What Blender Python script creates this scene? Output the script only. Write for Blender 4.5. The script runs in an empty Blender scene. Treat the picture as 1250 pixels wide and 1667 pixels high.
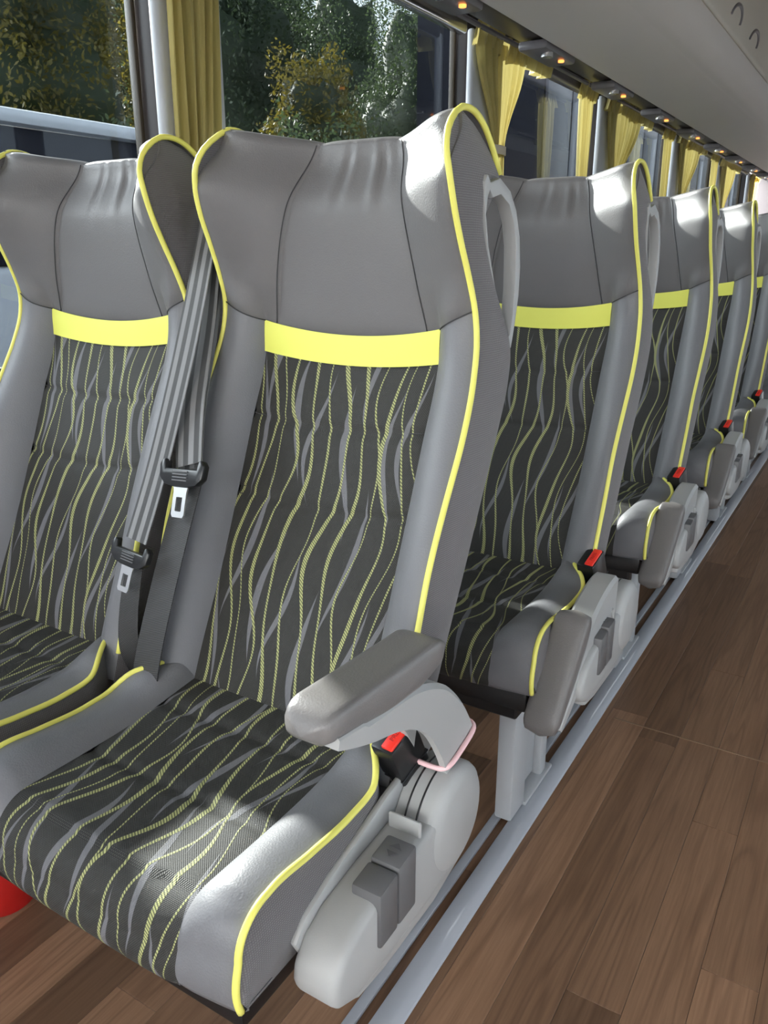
import bpy, bmesh, math, random
import numpy as np
from mathutils import Vector, Matrix

random.seed(7)
rng = np.random.default_rng(7)
SC = bpy.context.scene
COL = SC.collection
PI = math.pi

# ------------------------------------------------------------------ camera
CAM_H = 1.13                      # lens height above the coach floor
F_PX = 1300.0                     # focal length in pixels of the 1250 x 1667 frame
PITCH = math.radians(18.02)
YAW = math.radians(31.57)
cd = bpy.data.cameras.new('camera')
cd.sensor_fit = 'HORIZONTAL'
cd.sensor_width = 36.0
cd.lens = F_PX / 1250.0 * 36.0
cd.clip_start = 0.02
cd.clip_end = 300
cam = bpy.data.objects.new('camera', cd)
COL.objects.link(cam)
cam.location = (0, 0, CAM_H)
cam.rotation_euler = (PI / 2 - PITCH, 0, YAW)
SC.camera = cam

# ------------------------------------------------------------------ world, sun, exposure
w = bpy.data.worlds.new('world')
SC.world = w
w.use_nodes = True
wn = w.node_tree
wn.nodes.clear()
wo = wn.nodes.new('ShaderNodeOutputWorld')
wb = wn.nodes.new('ShaderNodeBackground')
ws = wn.nodes.new('ShaderNodeTexSky')
ws.sky_type = 'NISHITA'
ws.sun_disc = False
ws.sun_elevation = math.radians(24)
ws.sun_rotation = math.radians(245)
ws.air_density = 1.0
ws.dust_density = 2.0
wb.inputs['Strength'].default_value = 0.75
wh = wn.nodes.new('ShaderNodeHueSaturation')          # thin bright haze: a paler sky
wh.inputs['Saturation'].default_value = 0.16
wn.links.new(ws.outputs[0], wh.inputs['Color'])
wn.links.new(wh.outputs[0], wb.inputs['Color'])
wn.links.new(wb.outputs[0], wo.inputs['Surface'])

SUN_DIR = Vector((-1.0, 0.35, 0.46)).normalized()      # towards the sun
sd = bpy.data.lights.new('sun', 'SUN')
sd.energy = 31.0
sd.angle = math.radians(1.2)
sd.color = (1.0, 0.91, 0.80)
sun = bpy.data.objects.new('sun', sd)
COL.objects.link(sun)
sun.rotation_euler = SUN_DIR.to_track_quat('Z', 'Y').to_euler()
sun.location = (-6, -4, 8)

vs = SC.view_settings
vs.view_transform = 'Standard'
vs.look = 'None'
vs.gamma = 1.0
vs.use_curve_mapping = False
vs.exposure = 1.55

# ------------------------------------------------------------------ materials
MATS = {}


def nd(nt, kind, **kw):
    n = nt.nodes.new(kind)
    for k, v in kw.items():
        setattr(n, k, v)
    return n


def new_mat(name, color=(.5, .5, .5), rough=.5, metal=0., spec=None):
    m = bpy.data.materials.new(name)
    m.use_nodes = True
    b = m.node_tree.nodes['Principled BSDF']
    b.inputs['Base Color'].default_value = (*color, 1)
    b.inputs['Roughness'].default_value = rough
    b.inputs['Metallic'].default_value = metal
    if spec is not None:
        b.inputs['Specular IOR Level'].default_value = spec
    MATS[name] = m
    return m, m.node_tree, b


def mathn(nt, op, a, b=None, c=None, clamp=False):
    n = nt.nodes.new('ShaderNodeMath')
    n.operation = op
    n.use_clamp = clamp
    for i, v in enumerate((a, b, c)):
        if v is None:
            continue
        if isinstance(v, (int, float)):
            n.inputs[i].default_value = v
        else:
            nt.links.new(v, n.inputs[i])
    return n.outputs[0]


def mixc(nt, fac, a, b):
    n = nt.nodes.new('ShaderNodeMix')
    n.data_type = 'RGBA'
    for sock, v in ((n.inputs[0], fac), (n.inputs[6], a), (n.inputs[7], b)):
        if isinstance(v, (int, float)):
            sock.default_value = v
        elif isinstance(v, tuple):
            sock.default_value = (*v, 1)
        else:
            nt.links.new(v, sock)
    return n.outputs[2]


def add_bump(nt, b, height, strength=.3, dist=.001):
    bp = nt.nodes.new('ShaderNodeBump')
    bp.inputs['Strength'].default_value = strength
    bp.inputs['Distance'].default_value = dist
    nt.links.new(height, bp.inputs['Height'])
    nt.links.new(bp.outputs[0], b.inputs['Normal'])


def noise(nt, scale, detail=3., rough=.5, coord='Object', vec=None, dist=0.):
    t = nt.nodes.new('ShaderNodeTexNoise')
    t.inputs['Scale'].default_value = scale
    t.inputs['Detail'].default_value = detail
    t.inputs['Roughness'].default_value = rough
    t.inputs['Distortion'].default_value = dist
    if vec is None:
        tc = nt.nodes.new('ShaderNodeTexCoord')
        vec = tc.outputs[coord]
    nt.links.new(vec, t.inputs['Vector'])
    return t.outputs['Fac']


def leather(name, color, rough=.42):
    m, nt, b = new_mat(name, color, rough)
    tc = nt.nodes.new('ShaderNodeTexCoord')
    vo = nd(nt, 'ShaderNodeTexVoronoi')
    vo.inputs['Scale'].default_value = 420
    nt.links.new(tc.outputs['Object'], vo.inputs['Vector'])
    n1 = noise(nt, 55, 2.)
    h = mathn(nt, 'MULTIPLY_ADD', n1, .25, vo.outputs['Distance'])
    add_bump(nt, b, h, .30, .0006)
    n2 = noise(nt, 9, 2.)
    f = mathn(nt, 'MULTIPLY', n2, .35)
    c = mixc(nt, f, color, tuple(x * .82 for x in color))
    nt.links.new(c, b.inputs['Base Color'])
    b.inputs['Specular IOR Level'].default_value = .45
    return m


leather('leather_grey', (.160, .155, .156), .47)
leather('leather_bolster', (.175, .176, .188), .48)


def mesh_fabric(name, color, color2):
    m, nt, b = new_mat(name, color, .8)
    tc = nt.nodes.new('ShaderNodeTexCoord')
    wv = nd(nt, 'ShaderNodeTexWave', wave_type='BANDS', bands_direction='Z')
    wv.inputs['Scale'].default_value = 110
    wv.inputs['Distortion'].default_value = 1.5
    nt.links.new(tc.outputs['Object'], wv.inputs['Vector'])
    wv2 = nd(nt, 'ShaderNodeTexWave', wave_type='BANDS', bands_direction='Y')
    wv2.inputs['Scale'].default_value = 110
    nt.links.new(tc.outputs['Object'], wv2.inputs['Vector'])
    f = mathn(nt, 'MULTIPLY', wv.outputs['Fac'], wv2.outputs['Fac'])
    nt.links.new(mixc(nt, f, color, color2), b.inputs['Base Color'])
    add_bump(nt, b, f, .5, .001)
    b.inputs['Sheen Weight'].default_value = .25
    return m


mesh_fabric('side_mesh', (.105, .098, .102), (.20, .188, .19))


def stripe_fabric(name):
    m, nt, b = new_mat(name, (.03, .03, .026), .75)
    uv = nt.nodes.new('ShaderNodeUVMap')
    sp = nt.nodes.new('ShaderNodeSeparateXYZ')
    nt.links.new(uv.outputs[0], sp.inputs[0])
    u, v = sp.outputs[0], sp.outputs[1]
    # (centre, amplitude, wavelength, phase, amplitude 2, phase 2, half width, taper)
    yl = [(-.146, .010, .36, .3, .003, .4, .0024, .25), (-.118, .013, .34, 1.2, .004, 2.2, .0026, .3),
          (-.098, .012, .31, 2.6, .004, 1.0, .0014, .2), (-.072, .016, .35, 1.7, .004, 3.0, .0026, .35),
          (-.040, .015, .33, 3.4, .003, .1, .0030, .35), (-.008, .017, .36, 2.1, .004, 4.0, .0018, .3),
          (.020, .016, .32, 3.0, .005, 1.5, .0031, .4), (.052, .017, .35, 2.4, .004, .6, .0028, .35),
          (.082, .015, .33, 3.6, .004, 2.8, .0016, .3), (.104, .016, .36, 4.4, .004, 1.9, .0027, .35),
          (.128, .012, .30, 2.0, .003, 3.3, .0014, .2), (.147, .009, .34, 4.0, .003, .8, .0014, .2)]
    gr = [(-.108, .020, .41, 4.6, .004, .5, .0026, 1.5), (-.055, .021, .38, 5.2, .003, 2.0, .0026, 1.6),
          (-.022, .020, .40, .2, .004, 1.0, .0022, 1.4), (.036, .020, .37, 5.6, .004, 3.1, .0028, 1.5),
          (.068, .018, .42, 1.1, .003, .3, .0022, 1.5), (.112, .018, .39, 6.0, .004, 2.4, .0024, 1.4),
          (.140, .014, .36, .9, .003, 1.4, .0020, 1.5), (-.134, .014, .39, 2.2, .003, 4.1, .0020, 1.4)]

    rs = random.Random(11)
    yl = [(c, .0150 + rs.uniform(-.002, .004), .325 + rs.uniform(-.03, .03), 1.0 + c * 9 + rs.uniform(-.8, .8), a2 * .8, ph2, hw_, tp)
          for (c, a, wl, ph, a2, ph2, hw_, tp) in yl]
    gr = [(c, .0165 + rs.uniform(-.003, .003), .34 + rs.uniform(-.03, .03), 2.8 + c * 9 + rs.uniform(-.9, .9), a2 * .7, ph2, hw_ * 1.0, tp * .85)
          for (c, a, wl, ph, a2, ph2, hw_, tp) in gr]

    def stripes(lst):
        out = None
        for (c, a, wl, ph, a2, ph2, hw, tp) in lst:
            t = mathn(nt, 'MULTIPLY_ADD', v, 2 * PI / wl, ph)
            s = mathn(nt, 'SINE', t)
            t2 = mathn(nt, 'MULTIPLY_ADD', v, 2 * PI / (wl * .47), ph2)
            s2 = mathn(nt, 'SINE', t2)
            x = mathn(nt, 'MULTIPLY_ADD', s, a, c)
            x = mathn(nt, 'MULTIPLY_ADD', s2, a2, x)
            d = mathn(nt, 'ABSOLUTE', mathn(nt, 'SUBTRACT', u, x))
            t3 = mathn(nt, 'SINE', mathn(nt, 'MULTIPLY_ADD', v, 2 * PI / (wl * .83), ph2 + ph))
            wd = mathn(nt, 'MULTIPLY_ADD', t3, hw * tp, hw)
            k = mathn(nt, 'DIVIDE', mathn(nt, 'SUBTRACT', wd, d), .0006, clamp=True)
            out = k if out is None else mathn(nt, 'MAXIMUM', out, k)
        return out
    fy = stripes(yl)
    fg = stripes(gr)
    # weave: fine diagonal hatch and pale flecks
    hat = mathn(nt, 'SINE', mathn(nt, 'ADD', mathn(nt, 'MULTIPLY', u, 1150.), mathn(nt, 'MULTIPLY', v, 1500.)))
    hat = mathn(nt, 'MULTIPLY_ADD', hat, .9, .62, clamp=True)
    fu = mathn(nt, 'SINE', mathn(nt, 'MULTIPLY', u, 2200.))
    fv = mathn(nt, 'SINE', mathn(nt, 'MULTIPLY', v, 2200.))
    fl = mathn(nt, 'MULTIPLY', fu, fv)
    flk = mathn(nt, 'MULTIPLY_ADD', fl, 3., -1.9, clamp=True)
    base = mixc(nt, flk, (.016, .0155, .0135), (.13, .125, .105))
    c = mixc(nt, mathn(nt, 'MULTIPLY', fg, .9), base, (.165, .165, .178))
    yc = mixc(nt, hat, (.10, .11, .045), (.46, .47, .19))
    c = mixc(nt, fy, c, yc)
    nt.links.new(c, b.inputs['Base Color'])
    hh = mathn(nt, 'MULTIPLY_ADD', fy, 1.2, mathn(nt, 'ADD', fl, fg))
    add_bump(nt, b, hh, .45, .0006)
    b.inputs['Sheen Weight'].default_value = .04
    b.inputs['Roughness'].default_value = .62
    return m


stripe_fabric('stripe_fabric')
new_mat('piping_yellow', (.84, .80, .17), .45)
new_mat('band_yellow', (.84, .85, .15), .5)
new_mat('thread', (.05, .05, .052), .7)


def plastic(name, color, rough=.4, bump=.12, scale=700):
    m, nt, b = new_mat(name, color, rough)
    add_bump(nt, b, noise(nt, scale, 2.), bump, .0006)
    return m


plastic('plastic_light', (.40, .405, .40), .42)
plastic('plastic_key', (.13, .13, .135), .4)
plastic('plastic_black', (.012, .012, .013), .28, .05)
plastic('armrest_skin', (.175, .165, .162), .36, .5, 420)
plastic('shell_grey', (.09, .09, .094), .5)
plastic('red_button', (.85, .035, .02), .35, .05)
plastic('ring_pink', (.92, .60, .62), .4, .05)
plastic('rail_paint', (.40, .42, .46), .32, .1, 300)
plastic('leg_paint', (.44, .455, .47), .4, .1, 300)
plastic('black_steel', (.008, .008, .009), .35, .1, 200)
new_mat('chrome', (.72, .72, .74), .22, 1.)
plastic('tongue_metal', (.55, .55, .56), .3, .05)
MATS['tongue_metal'].node_tree.nodes['Principled BSDF'].inputs['Metallic'].default_value = .8


def webbing():
    m, nt, b = new_mat('webbing', (.1, .1, .1), .6)
    uv = nt.nodes.new('ShaderNodeUVMap')
    sp = nt.nodes.new('ShaderNodeSeparateXYZ')
    nt.links.new(uv.outputs[0], sp.inputs[0])
    u, v = sp.outputs[0], sp.outputs[1]          # u 0..1 across, v metres along
    st = mathn(nt, 'SINE', mathn(nt, 'MULTIPLY_ADD', u, 2 * PI * 2.5, -PI / 2))
    st = mathn(nt, 'MULTIPLY_ADD', st, 2.2, .5, clamp=True)
    tw = mathn(nt, 'SINE', mathn(nt, 'ADD', mathn(nt, 'MULTIPLY', u, 150.), mathn(nt, 'MULTIPLY', v, 3200.)))
    c1 = mixc(nt, st, (.035, .035, .037), (.28, .28, .285))
    c = mixc(nt, mathn(nt, 'MULTIPLY_ADD', tw, .22, .22), c1, (.02, .02, .02))
    nt.links.new(c, b.inputs['Base Color'])
    add_bump(nt, b, tw, .4, .0006)
    b.inputs['Sheen Weight'].default_value = .3


webbing()


def webbing_dark():
    m, nt, b = new_mat('webbing_dark', (.03, .03, .031), .6)
    uv = nt.nodes.new('ShaderNodeUVMap')
    sp = nt.nodes.new('ShaderNodeSeparateXYZ')
    nt.links.new(uv.outputs[0], sp.inputs[0])
    tw = mathn(nt, 'SINE', mathn(nt, 'ADD', mathn(nt, 'MULTIPLY', sp.outputs[0], 60.), mathn(nt, 'MULTIPLY', sp.outputs[1], 2200.)))
    c = mixc(nt, mathn(nt, 'MULTIPLY_ADD', tw, .5, .5), (.016, .016, .017), (.075, .075, .077))
    nt.links.new(c, b.inputs['Base Color'])
    add_bump(nt, b, tw, .4, .0006)


webbing_dark()


def wood():
    """Plank veneer; the offset of every plank comes from its own object location, so each shows different grain."""
    m, nt, b = new_mat('plank_wood', (.15, .075, .04), .38)
    oi = nt.nodes.new('ShaderNodeObjectInfo')
    tc = nt.nodes.new('ShaderNodeTexCoord')
    off = nt.nodes.new('ShaderNodeVectorMath')
    off.operation = 'MULTIPLY_ADD'
    cb = nt.nodes.new('ShaderNodeCombineXYZ')
    r = mathn(nt, 'MULTIPLY', oi.outputs['Random'], 37.)
    nt.links.new(r, cb.inputs[0]); nt.links.new(r, cb.inputs[1])
    nt.links.new(tc.outputs['Object'], off.inputs[0])
    off.inputs[1].default_value = (1, 1, 1)
    nt.links.new(cb.outputs[0], off.inputs[2])
    mp = nt.nodes.new('ShaderNodeMapping')
    mp.inputs['Scale'].default_value = (1.0, .04, 1.0)
    nt.links.new(off.outputs[0], mp.inputs['Vector'])
    fine = noise(nt, 150, 4., .6, vec=mp.outputs[0])
    mp2 = nt.nodes.new('ShaderNodeMapping')
    mp2.inputs['Scale'].default_value = (1.0, .055, 1.0)
    nt.links.new(off.outputs[0], mp2.inputs['Vector'])
    big = noise(nt, 14, 2., .5, vec=mp2.outputs[0], dist=.6)
    rings = mathn(nt, 'SINE', mathn(nt, 'MULTIPLY', big, 48.))
    rings = mathn(nt, 'MULTIPLY_ADD', rings, .5, .5)
    rg = mathn(nt, 'MULTIPLY', mathn(nt, 'POWER', rings, 3.), .38)
    base = mixc(nt, fine, (.165, .088, .050), (.40, .235, .142))
    base = mixc(nt, rg, base, (.120, .062, .035))
    tone = mathn(nt, 'MULTIPLY_ADD', oi.outputs['Random'], .75, .62)
    hsv = nt.nodes.new('ShaderNodeHueSaturation')
    nt.links.new(base, hsv.inputs['Color'])
    nt.links.new(tone, hsv.inputs['Value'])
    nt.links.new(hsv.outputs[0], b.inputs['Base Color'])
    add_bump(nt, b, fine, .12, .0008)
    b.inputs['Specular IOR Level'].default_value = .4


wood()
new_mat('seam_strip', (.26, .165, .10), .5)
new_mat('joint_dark', (.09, .055, .035), .7)


def panel(name, color, rough=.5, var=.06, scale=3.):
    m, nt, b = new_mat(name, color, rough)
    f = mathn(nt, 'MULTIPLY', noise(nt, scale, 3.), 1.)
    nt.links.new(mixc(nt, f, color, tuple(x * (1 - var) for x in color)), b.inputs['Base Color'])
    add_bump(nt, b, noise(nt, 900, 2.), .06, .0004)
    return m


panel('wall_panel', (.66, .70, .78), .45)
panel('pillar_panel', (.62, .64, .68), .42)
panel('rack_panel', (.68, .645, .62), .5)
panel('rack_fascia', (.66, .63, .60), .5)
panel('ceiling_panel', (.70, .66, .58), .5)
panel('frit', (.06, .05, .05), .4)
panel('frame_bronze', (.06, .042, .022), .4)
panel('duct_dark', (.035, .026, .022), .4)
panel('duct_grey', (.16, .15, .16), .3)
new_mat('rubber', (.01, .01, .011), .6)
m, nt, b = new_mat('lamp_amber', (.9, .25, .05), .3)
b.inputs['Emission Color'].default_value = (1, .28, .06, 1)
b.inputs['Emission Strength'].default_value = 1.0


def glass(name, tint):
    m = bpy.data.materials.new(name)
    m.use_nodes = True
    nt = m.node_tree
    nt.nodes.clear()
    o = nt.nodes.new('ShaderNodeOutputMaterial')
    tr = nt.nodes.new('ShaderNodeBsdfTransparent')
    tr.inputs[0].default_value = (*tint, 1)
    gl = nt.nodes.new('ShaderNodeBsdfGlossy')
    gl.inputs['Color'].default_value = (.9, .93, 1, 1)
    gl.inputs['Roughness'].default_value = .01
    fr = nt.nodes.new('ShaderNodeFresnel')
    ge = nt.nodes.new('ShaderNodeNewGeometry')
    nt.links.new(mathn(nt, 'MULTIPLY_ADD', ge.outputs['Backfacing'], 1 / 1.32 - 1.32, 1.32), fr.inputs['IOR'])
    mx = nt.nodes.new('ShaderNodeMixShader')
    nt.links.new(fr.outputs[0], mx.inputs[0])
    nt.links.new(tr.outputs[0], mx.inputs[1])
    nt.links.new(gl.outputs[0], mx.inputs[2])
    nt.links.new(mx.outputs[0], o.inputs[0])
    MATS[name] = m


glass('glass_tinted', (.36, .385, .40))
glass('glass_clear', (.92, .91, .89))


def curtain_mat():
    m, nt, b = new_mat('curtain_cloth', (.62, .52, .10), .7)
    n1 = noise(nt, 40, 4., .6)
    tc = nt.nodes.new('ShaderNodeTexCoord')
    mp = nt.nodes.new('ShaderNodeMapping')
    mp.inputs['Scale'].default_value = (1, 1, .06)
    nt.links.new(tc.outputs['Object'], mp.inputs['Vector'])
    n2 = noise(nt, 90, 3., .6, vec=mp.outputs[0])
    nt.links.new(mixc(nt, n2, (.44, .36, .10), (.70, .60, .24)), b.inputs['Base Color'])
    add_bump(nt, b, n2, .4, .003)
    b.inputs['Sheen Weight'].default_value = .3
    tl = nt.nodes.new('ShaderNodeBsdfTranslucent')
    tl.inputs[0].default_value = (.66, .56, .20, 1)
    mx = nt.nodes.new('ShaderNodeMixShader')
    mx.inputs[0].default_value = .25
    out = nt.nodes['Material Output']
    nt.links.new(b.outputs[0], mx.inputs[1])
    nt.links.new(tl.outputs[0], mx.inputs[2])
    nt.links.new(mx.outputs[0], out.inputs[0])


curtain_mat()
panel('tie_cloth', (.72, .64, .52), .7)


def leaf_mat(name, c1, c2):
    m, nt, b = new_mat(name, c1, .6)
    nt.links.new(mixc(nt, noise(nt, 1.3, 3., .6), c1, c2), b.inputs['Base Color'])
    tl = nt.nodes.new('ShaderNodeBsdfTranslucent')
    tl.inputs[0].default_value = (*[min(1, x * 1.5) for x in c2], 1)
    mx = nt.nodes.new('ShaderNodeMixShader')
    mx.inputs[0].default_value = .3
    out = nt.nodes['Material Output']
    nt.links.new(b.outputs[0], mx.inputs[1])
    nt.links.new(tl.outputs[0], mx.inputs[2])
    nt.links.new(mx.outputs[0], out.inputs[0])


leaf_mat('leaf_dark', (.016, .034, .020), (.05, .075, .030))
leaf_mat('leaf_yellow', (.030, .042, .014), (.20, .16, .022))
leaf_mat('leaf_green', (.03, .075, .016), (.09, .16, .03))
panel('bark', (.16, .12, .085), .9, .5, 20.)
panel('asphalt', (.09, .09, .09), .9, .3, 8.)
panel('van_white', (.72, .78, .84), .35)
panel('van_dark', (.022, .024, .034), .7)
MATS['van_dark'].node_tree.nodes['Principled BSDF'].inputs['Specular IOR Level'].default_value = .1
panel('van_grey', (.30, .32, .38), .5)
panel('navy_panel', (.020, .022, .045), .35, .3, .6)
plastic('red_paint', (.42, .012, .010), .4, .05)

# ------------------------------------------------------------------ mesh helpers


def link(o, parent=None):
    COL.objects.link(o)
    if parent is not None:
        o.parent = parent
    return o


def mk(name, verts, faces, mat, parent=None, uvs=None, smooth=True, sharp=None, loc=None):
    me = bpy.data.meshes.new(name)
    me.from_pydata([tuple(map(float, v)) for v in verts], [], faces)
    if uvs is not None:
        ul = me.uv_layers.new(name='UVMap')
        idx = np.empty(len(me.loops), dtype=np.int32)
        me.loops.foreach_get('vertex_index', idx)
        ul.data.foreach_set('uv', np.asarray(uvs, dtype=np.float32)[idx].ravel())
    if smooth:
        me.polygons.foreach_set('use_smooth', [True] * len(me.polygons))
        if sharp is not None:
            me.set_sharp_from_angle(angle=math.radians(sharp))
    me.materials.append(MATS[mat])
    me.update()
    o = bpy.data.objects.new(name, me)
    if loc is not None:
        o.location = loc
    return link(o, parent)


def from_bm(name, bm, mat, parent=None, smooth=True, sharp=35, loc=None):
    bmesh.ops.recalc_face_normals(bm, faces=bm.faces)
    me = bpy.data.meshes.new(name)
    bm.to_mesh(me)
    bm.free()
    if smooth:
        me.polygons.foreach_set('use_smooth', [True] * len(me.polygons))
        if sharp is not None:
            me.set_sharp_from_angle(angle=math.radians(sharp))
    me.materials.append(MATS[mat])
    o = bpy.data.objects.new(name, me)
    if loc is not None:
        o.location = loc
    return link(o, parent)


def grid(fn, nu, nv, uvfn=None, flip=False):
    V, U, Fc = [], [], []
    for j in range(nv + 1):
        for i in range(nu + 1):
            p, q = i / nu, j / nv
            V.append(fn(p, q))
            if uvfn:
                U.append(uvfn(p, q))
    for j in range(nv):
        for i in range(nu):
            a = j * (nu + 1) + i
            f = (a, a + 1, a + nu + 2, a + nu + 1)
            Fc.append(f[::-1] if flip else f)
    return V, Fc, (U if uvfn else None)


def tube(path, r, n=10, closed=False):
    path = [Vector(p) for p in path]
    N = len(path)
    V, Fc = [], []
    prev = None
    for i, p in enumerate(path):
        if closed:
            t = path[(i + 1) % N] - path[i - 1]
        else:
            t = path[min(i + 1, N - 1)] - path[max(i - 1, 0)]
        t.normalize()
        if prev is None:
            a = Vector((0, 0, 1)) if abs(t.z) < .9 else Vector((1, 0, 0))
            nrm = (a - t * a.dot(t)).normalized()
        else:
            nrm = (prev - t * prev.dot(t)).normalized()
        prev = nrm
        bn = t.cross(nrm)
        rr = r(i / (N - 1)) if callable(r) else r
        for k in range(n):
            a = 2 * PI * k / n
            V.append(p + (nrm * math.cos(a) + bn * math.sin(a)) * rr)
    M = N if closed else N - 1
    for i in range(M):
        for k in range(n):
            a = i * n + k
            b_ = i * n + (k + 1) % n
            c = ((i + 1) % N) * n + (k + 1) % n
            d = ((i + 1) % N) * n + k
            Fc.append((a, b_, c, d))
    if not closed:
        Fc.append(tuple(range(n))[::-1])
        Fc.append(tuple((N - 1) * n + k for k in range(n)))
    return V, Fc


def box_bm(bm, x0, x1, y0, y1, z0, z1):
    vs_ = [bm.verts.new(c) for c in ((x0, y0, z0), (x1, y0, z0), (x1, y1, z0), (x0, y1, z0),
                                     (x0, y0, z1), (x1, y0, z1), (x1, y1, z1), (x0, y1, z1))]
    for f in ((3, 2, 1, 0), (4, 5, 6, 7), (0, 1, 5, 4), (1, 2, 6, 5), (2, 3, 7, 6), (3, 0, 4, 7)):
        bm.faces.new([vs_[i] for i in f])
    return vs_


def bevel_all(bm, r, seg=2, ang=25):
    bm.edges.ensure_lookup_table()
    bmesh.ops.recalc_face_normals(bm, faces=bm.faces)
    es = [e for e in bm.edges if len(e.link_faces) == 2 and e.calc_face_angle(0) > math.radians(ang)]
    bmesh.ops.bevel(bm, geom=es, offset=r, segments=seg, profile=.5, affect='EDGES', clamp_overlap=True)


def box(name, x0, x1, y0, y1, z0, z1, mat, parent=None, bev=0., seg=2, loc=None):
    bm = bmesh.new()
    box_bm(bm, x0, x1, y0, y1, z0, z1)
    if bev:
        bevel_all(bm, bev, seg)
    return from_bm(name, bm, mat, parent, smooth=bool(bev), loc=loc)


def prism_bm(poly, x0, x1):
    """polygon in (y, z) extruded along x"""
    bm = bmesh.new()
    a = [bm.verts.new((x0, y, z)) for y, z in poly]
    c = [bm.verts.new((x1, y, z)) for y, z in poly]
    bm.faces.new(a)
    bm.faces.new(c[::-1])
    n = len(poly)
    for i in range(n):
        bm.faces.new((a[i], c[i], c[(i + 1) % n], a[(i + 1) % n]))
    return bm


def hermite(xs, ys):
    xs, ys = np.asarray(xs, float), np.asarray(ys, float)
    m = np.gradient(ys, xs)

    def f(x):
        x = min(max(x, xs[0]), xs[-1])
        i = int(min(max(np.searchsorted(xs, x) - 1, 0), len(xs) - 2))
        h = xs[i + 1] - xs[i]
        t = (x - xs[i]) / h
        return float((2 * t**3 - 3 * t**2 + 1) * ys[i] + (t**3 - 2 * t**2 + t) * h * m[i]
                     + (-2 * t**3 + 3 * t**2) * ys[i + 1] + (t**3 - t**2) * h * m[i + 1])
    return f


def lerp(a, b_, t):
    return a + (b_ - a) * t


def sm(t):
    t = min(max(t, 0.), 1.)
    return t * t * (3 - 2 * t)


def empty(name, loc, label=None, cat=None, group=None):
    o = bpy.data.objects.new(name, None)
    o.empty_display_size = .05
    o.location = loc
    link(o)
    tag(o, label, cat, group)
    return o


def tag(o, label=None, cat=None, group=None, kind=None):
    if label:
        o['label'] = label
    if cat:
        o['category'] = cat
    if group:
        o['group'] = group
    if kind:
        o['kind'] = kind
    return o


def copy_tree(o, parent=None, skip=()):
    c = o.copy()
    COL.objects.link(c)
    c.parent = parent
    for ch in list(o.children):
        if ch.name.split('.')[0] not in skip:
            copy_tree(ch, c, skip)
    return c


# ------------------------------------------------------------------ the setting
X_WALL = -1.50
Z0 = CAM_H - 1.0                 # seat heights below were taken with the lens at 1.0
Y_FRONT, Y_REAR = -2.6, 10.6
X_RIGHT = 1.10

# floor base with separate planks
fl = box('floor', X_WALL - .02, X_RIGHT + .02, Y_FRONT, Y_REAR, -.06, -.004, 'joint_dark')
tag(fl, kind='structure')
PW = .0887
plank_cache = {}


def plank(x, y0, ln):
    key = round(ln, 3)
    if key not in plank_cache:
        bm = bmesh.new()
        box_bm(bm, -PW / 2 + .0003, PW / 2 - .0003, -ln / 2 + .0003, ln / 2 - .0003, -.0065, 0)
        bevel_all(bm, .0005, 1)
        o = from_bm('plank', bm, 'plank_wood', fl, smooth=False)
        plank_cache[key] = o.data
    else:
        o = bpy.data.objects.new('plank', plank_cache[key])
        link(o, fl)
    o.location = (x + PW / 2, y0 + ln / 2, 0)


x = -.444 - 12 * PW
ci = 0
starts = {12: 1.446 - .80, 13: .55, 14: .994, 15: .30, 16: 1.15, 17: .85}
while x < X_RIGHT - .02:
    L = 1.22
    near = x < .2
    off = starts.get(ci, (ci * .437) % L)
    y = off - L * (2 if near else 3)
    while y < Y_REAR - .05:
        ln = min(L, Y_REAR - y)
        if y > Y_FRONT and y + L > (0.0 if near else Y_FRONT):
            plank(x, y, ln)
        y += L
    ci += 1
    x += PW
# threshold seam across the aisle
box('floor_seam', -.43, .4, 1.816, 1.821, -.001, .0010, 'seam_strip', fl, .0004)

# left wall: lower panel, upper panel, pillars
PILLARS = [-.05, 1.515, 3.07, 4.62, 6.30, 7.95, 9.60]
Z_SILL, Z_HEAD = .90, 1.955
wl = box('wall_left', X_WALL - .06, X_WALL, Y_FRONT, Y_REAR, -.06, Z_SILL - .02, 'wall_panel')
tag(wl, kind='structure')
wu = box('wall_upper', X_WALL - .06, X_WALL, Y_FRONT, Y_REAR, Z_HEAD + .02, 2.45, 'duct_dark')
tag(wu, kind='structure')
box('panel_joint', X_WALL, X_WALL + .004, Y_FRONT, Y_REAR, .655, .663, 'duct_grey', wl)
box('window_sill', X_WALL - .01, X_WALL + .035, Y_FRONT, Y_REAR, Z_SILL - .035, Z_SILL - .005, 'wall_panel', wl, .008)
for i, yc_ in enumerate(PILLARS):
    bm = bmesh.new()
    box_bm(bm, X_WALL - .05, X_WALL + .025, yc_ - .085, yc_ + .12, Z_SILL - .01, Z_HEAD + .1)
    bevel_all(bm, .012, 2)
    p = from_bm('trim_%d' % (i + 1), bm, 'frit')
    tag(p, kind='structure')
    bm = bmesh.new()
    vsb = box_bm(bm, X_WALL + .026, X_WALL + .055, yc_ - .098, yc_ + .11, Z_SILL - .006, Z_HEAD - .05)
    bevel_all(bm, .012, 3)
    from_bm('pillar_cover', bm, 'pillar_panel', p)
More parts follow.
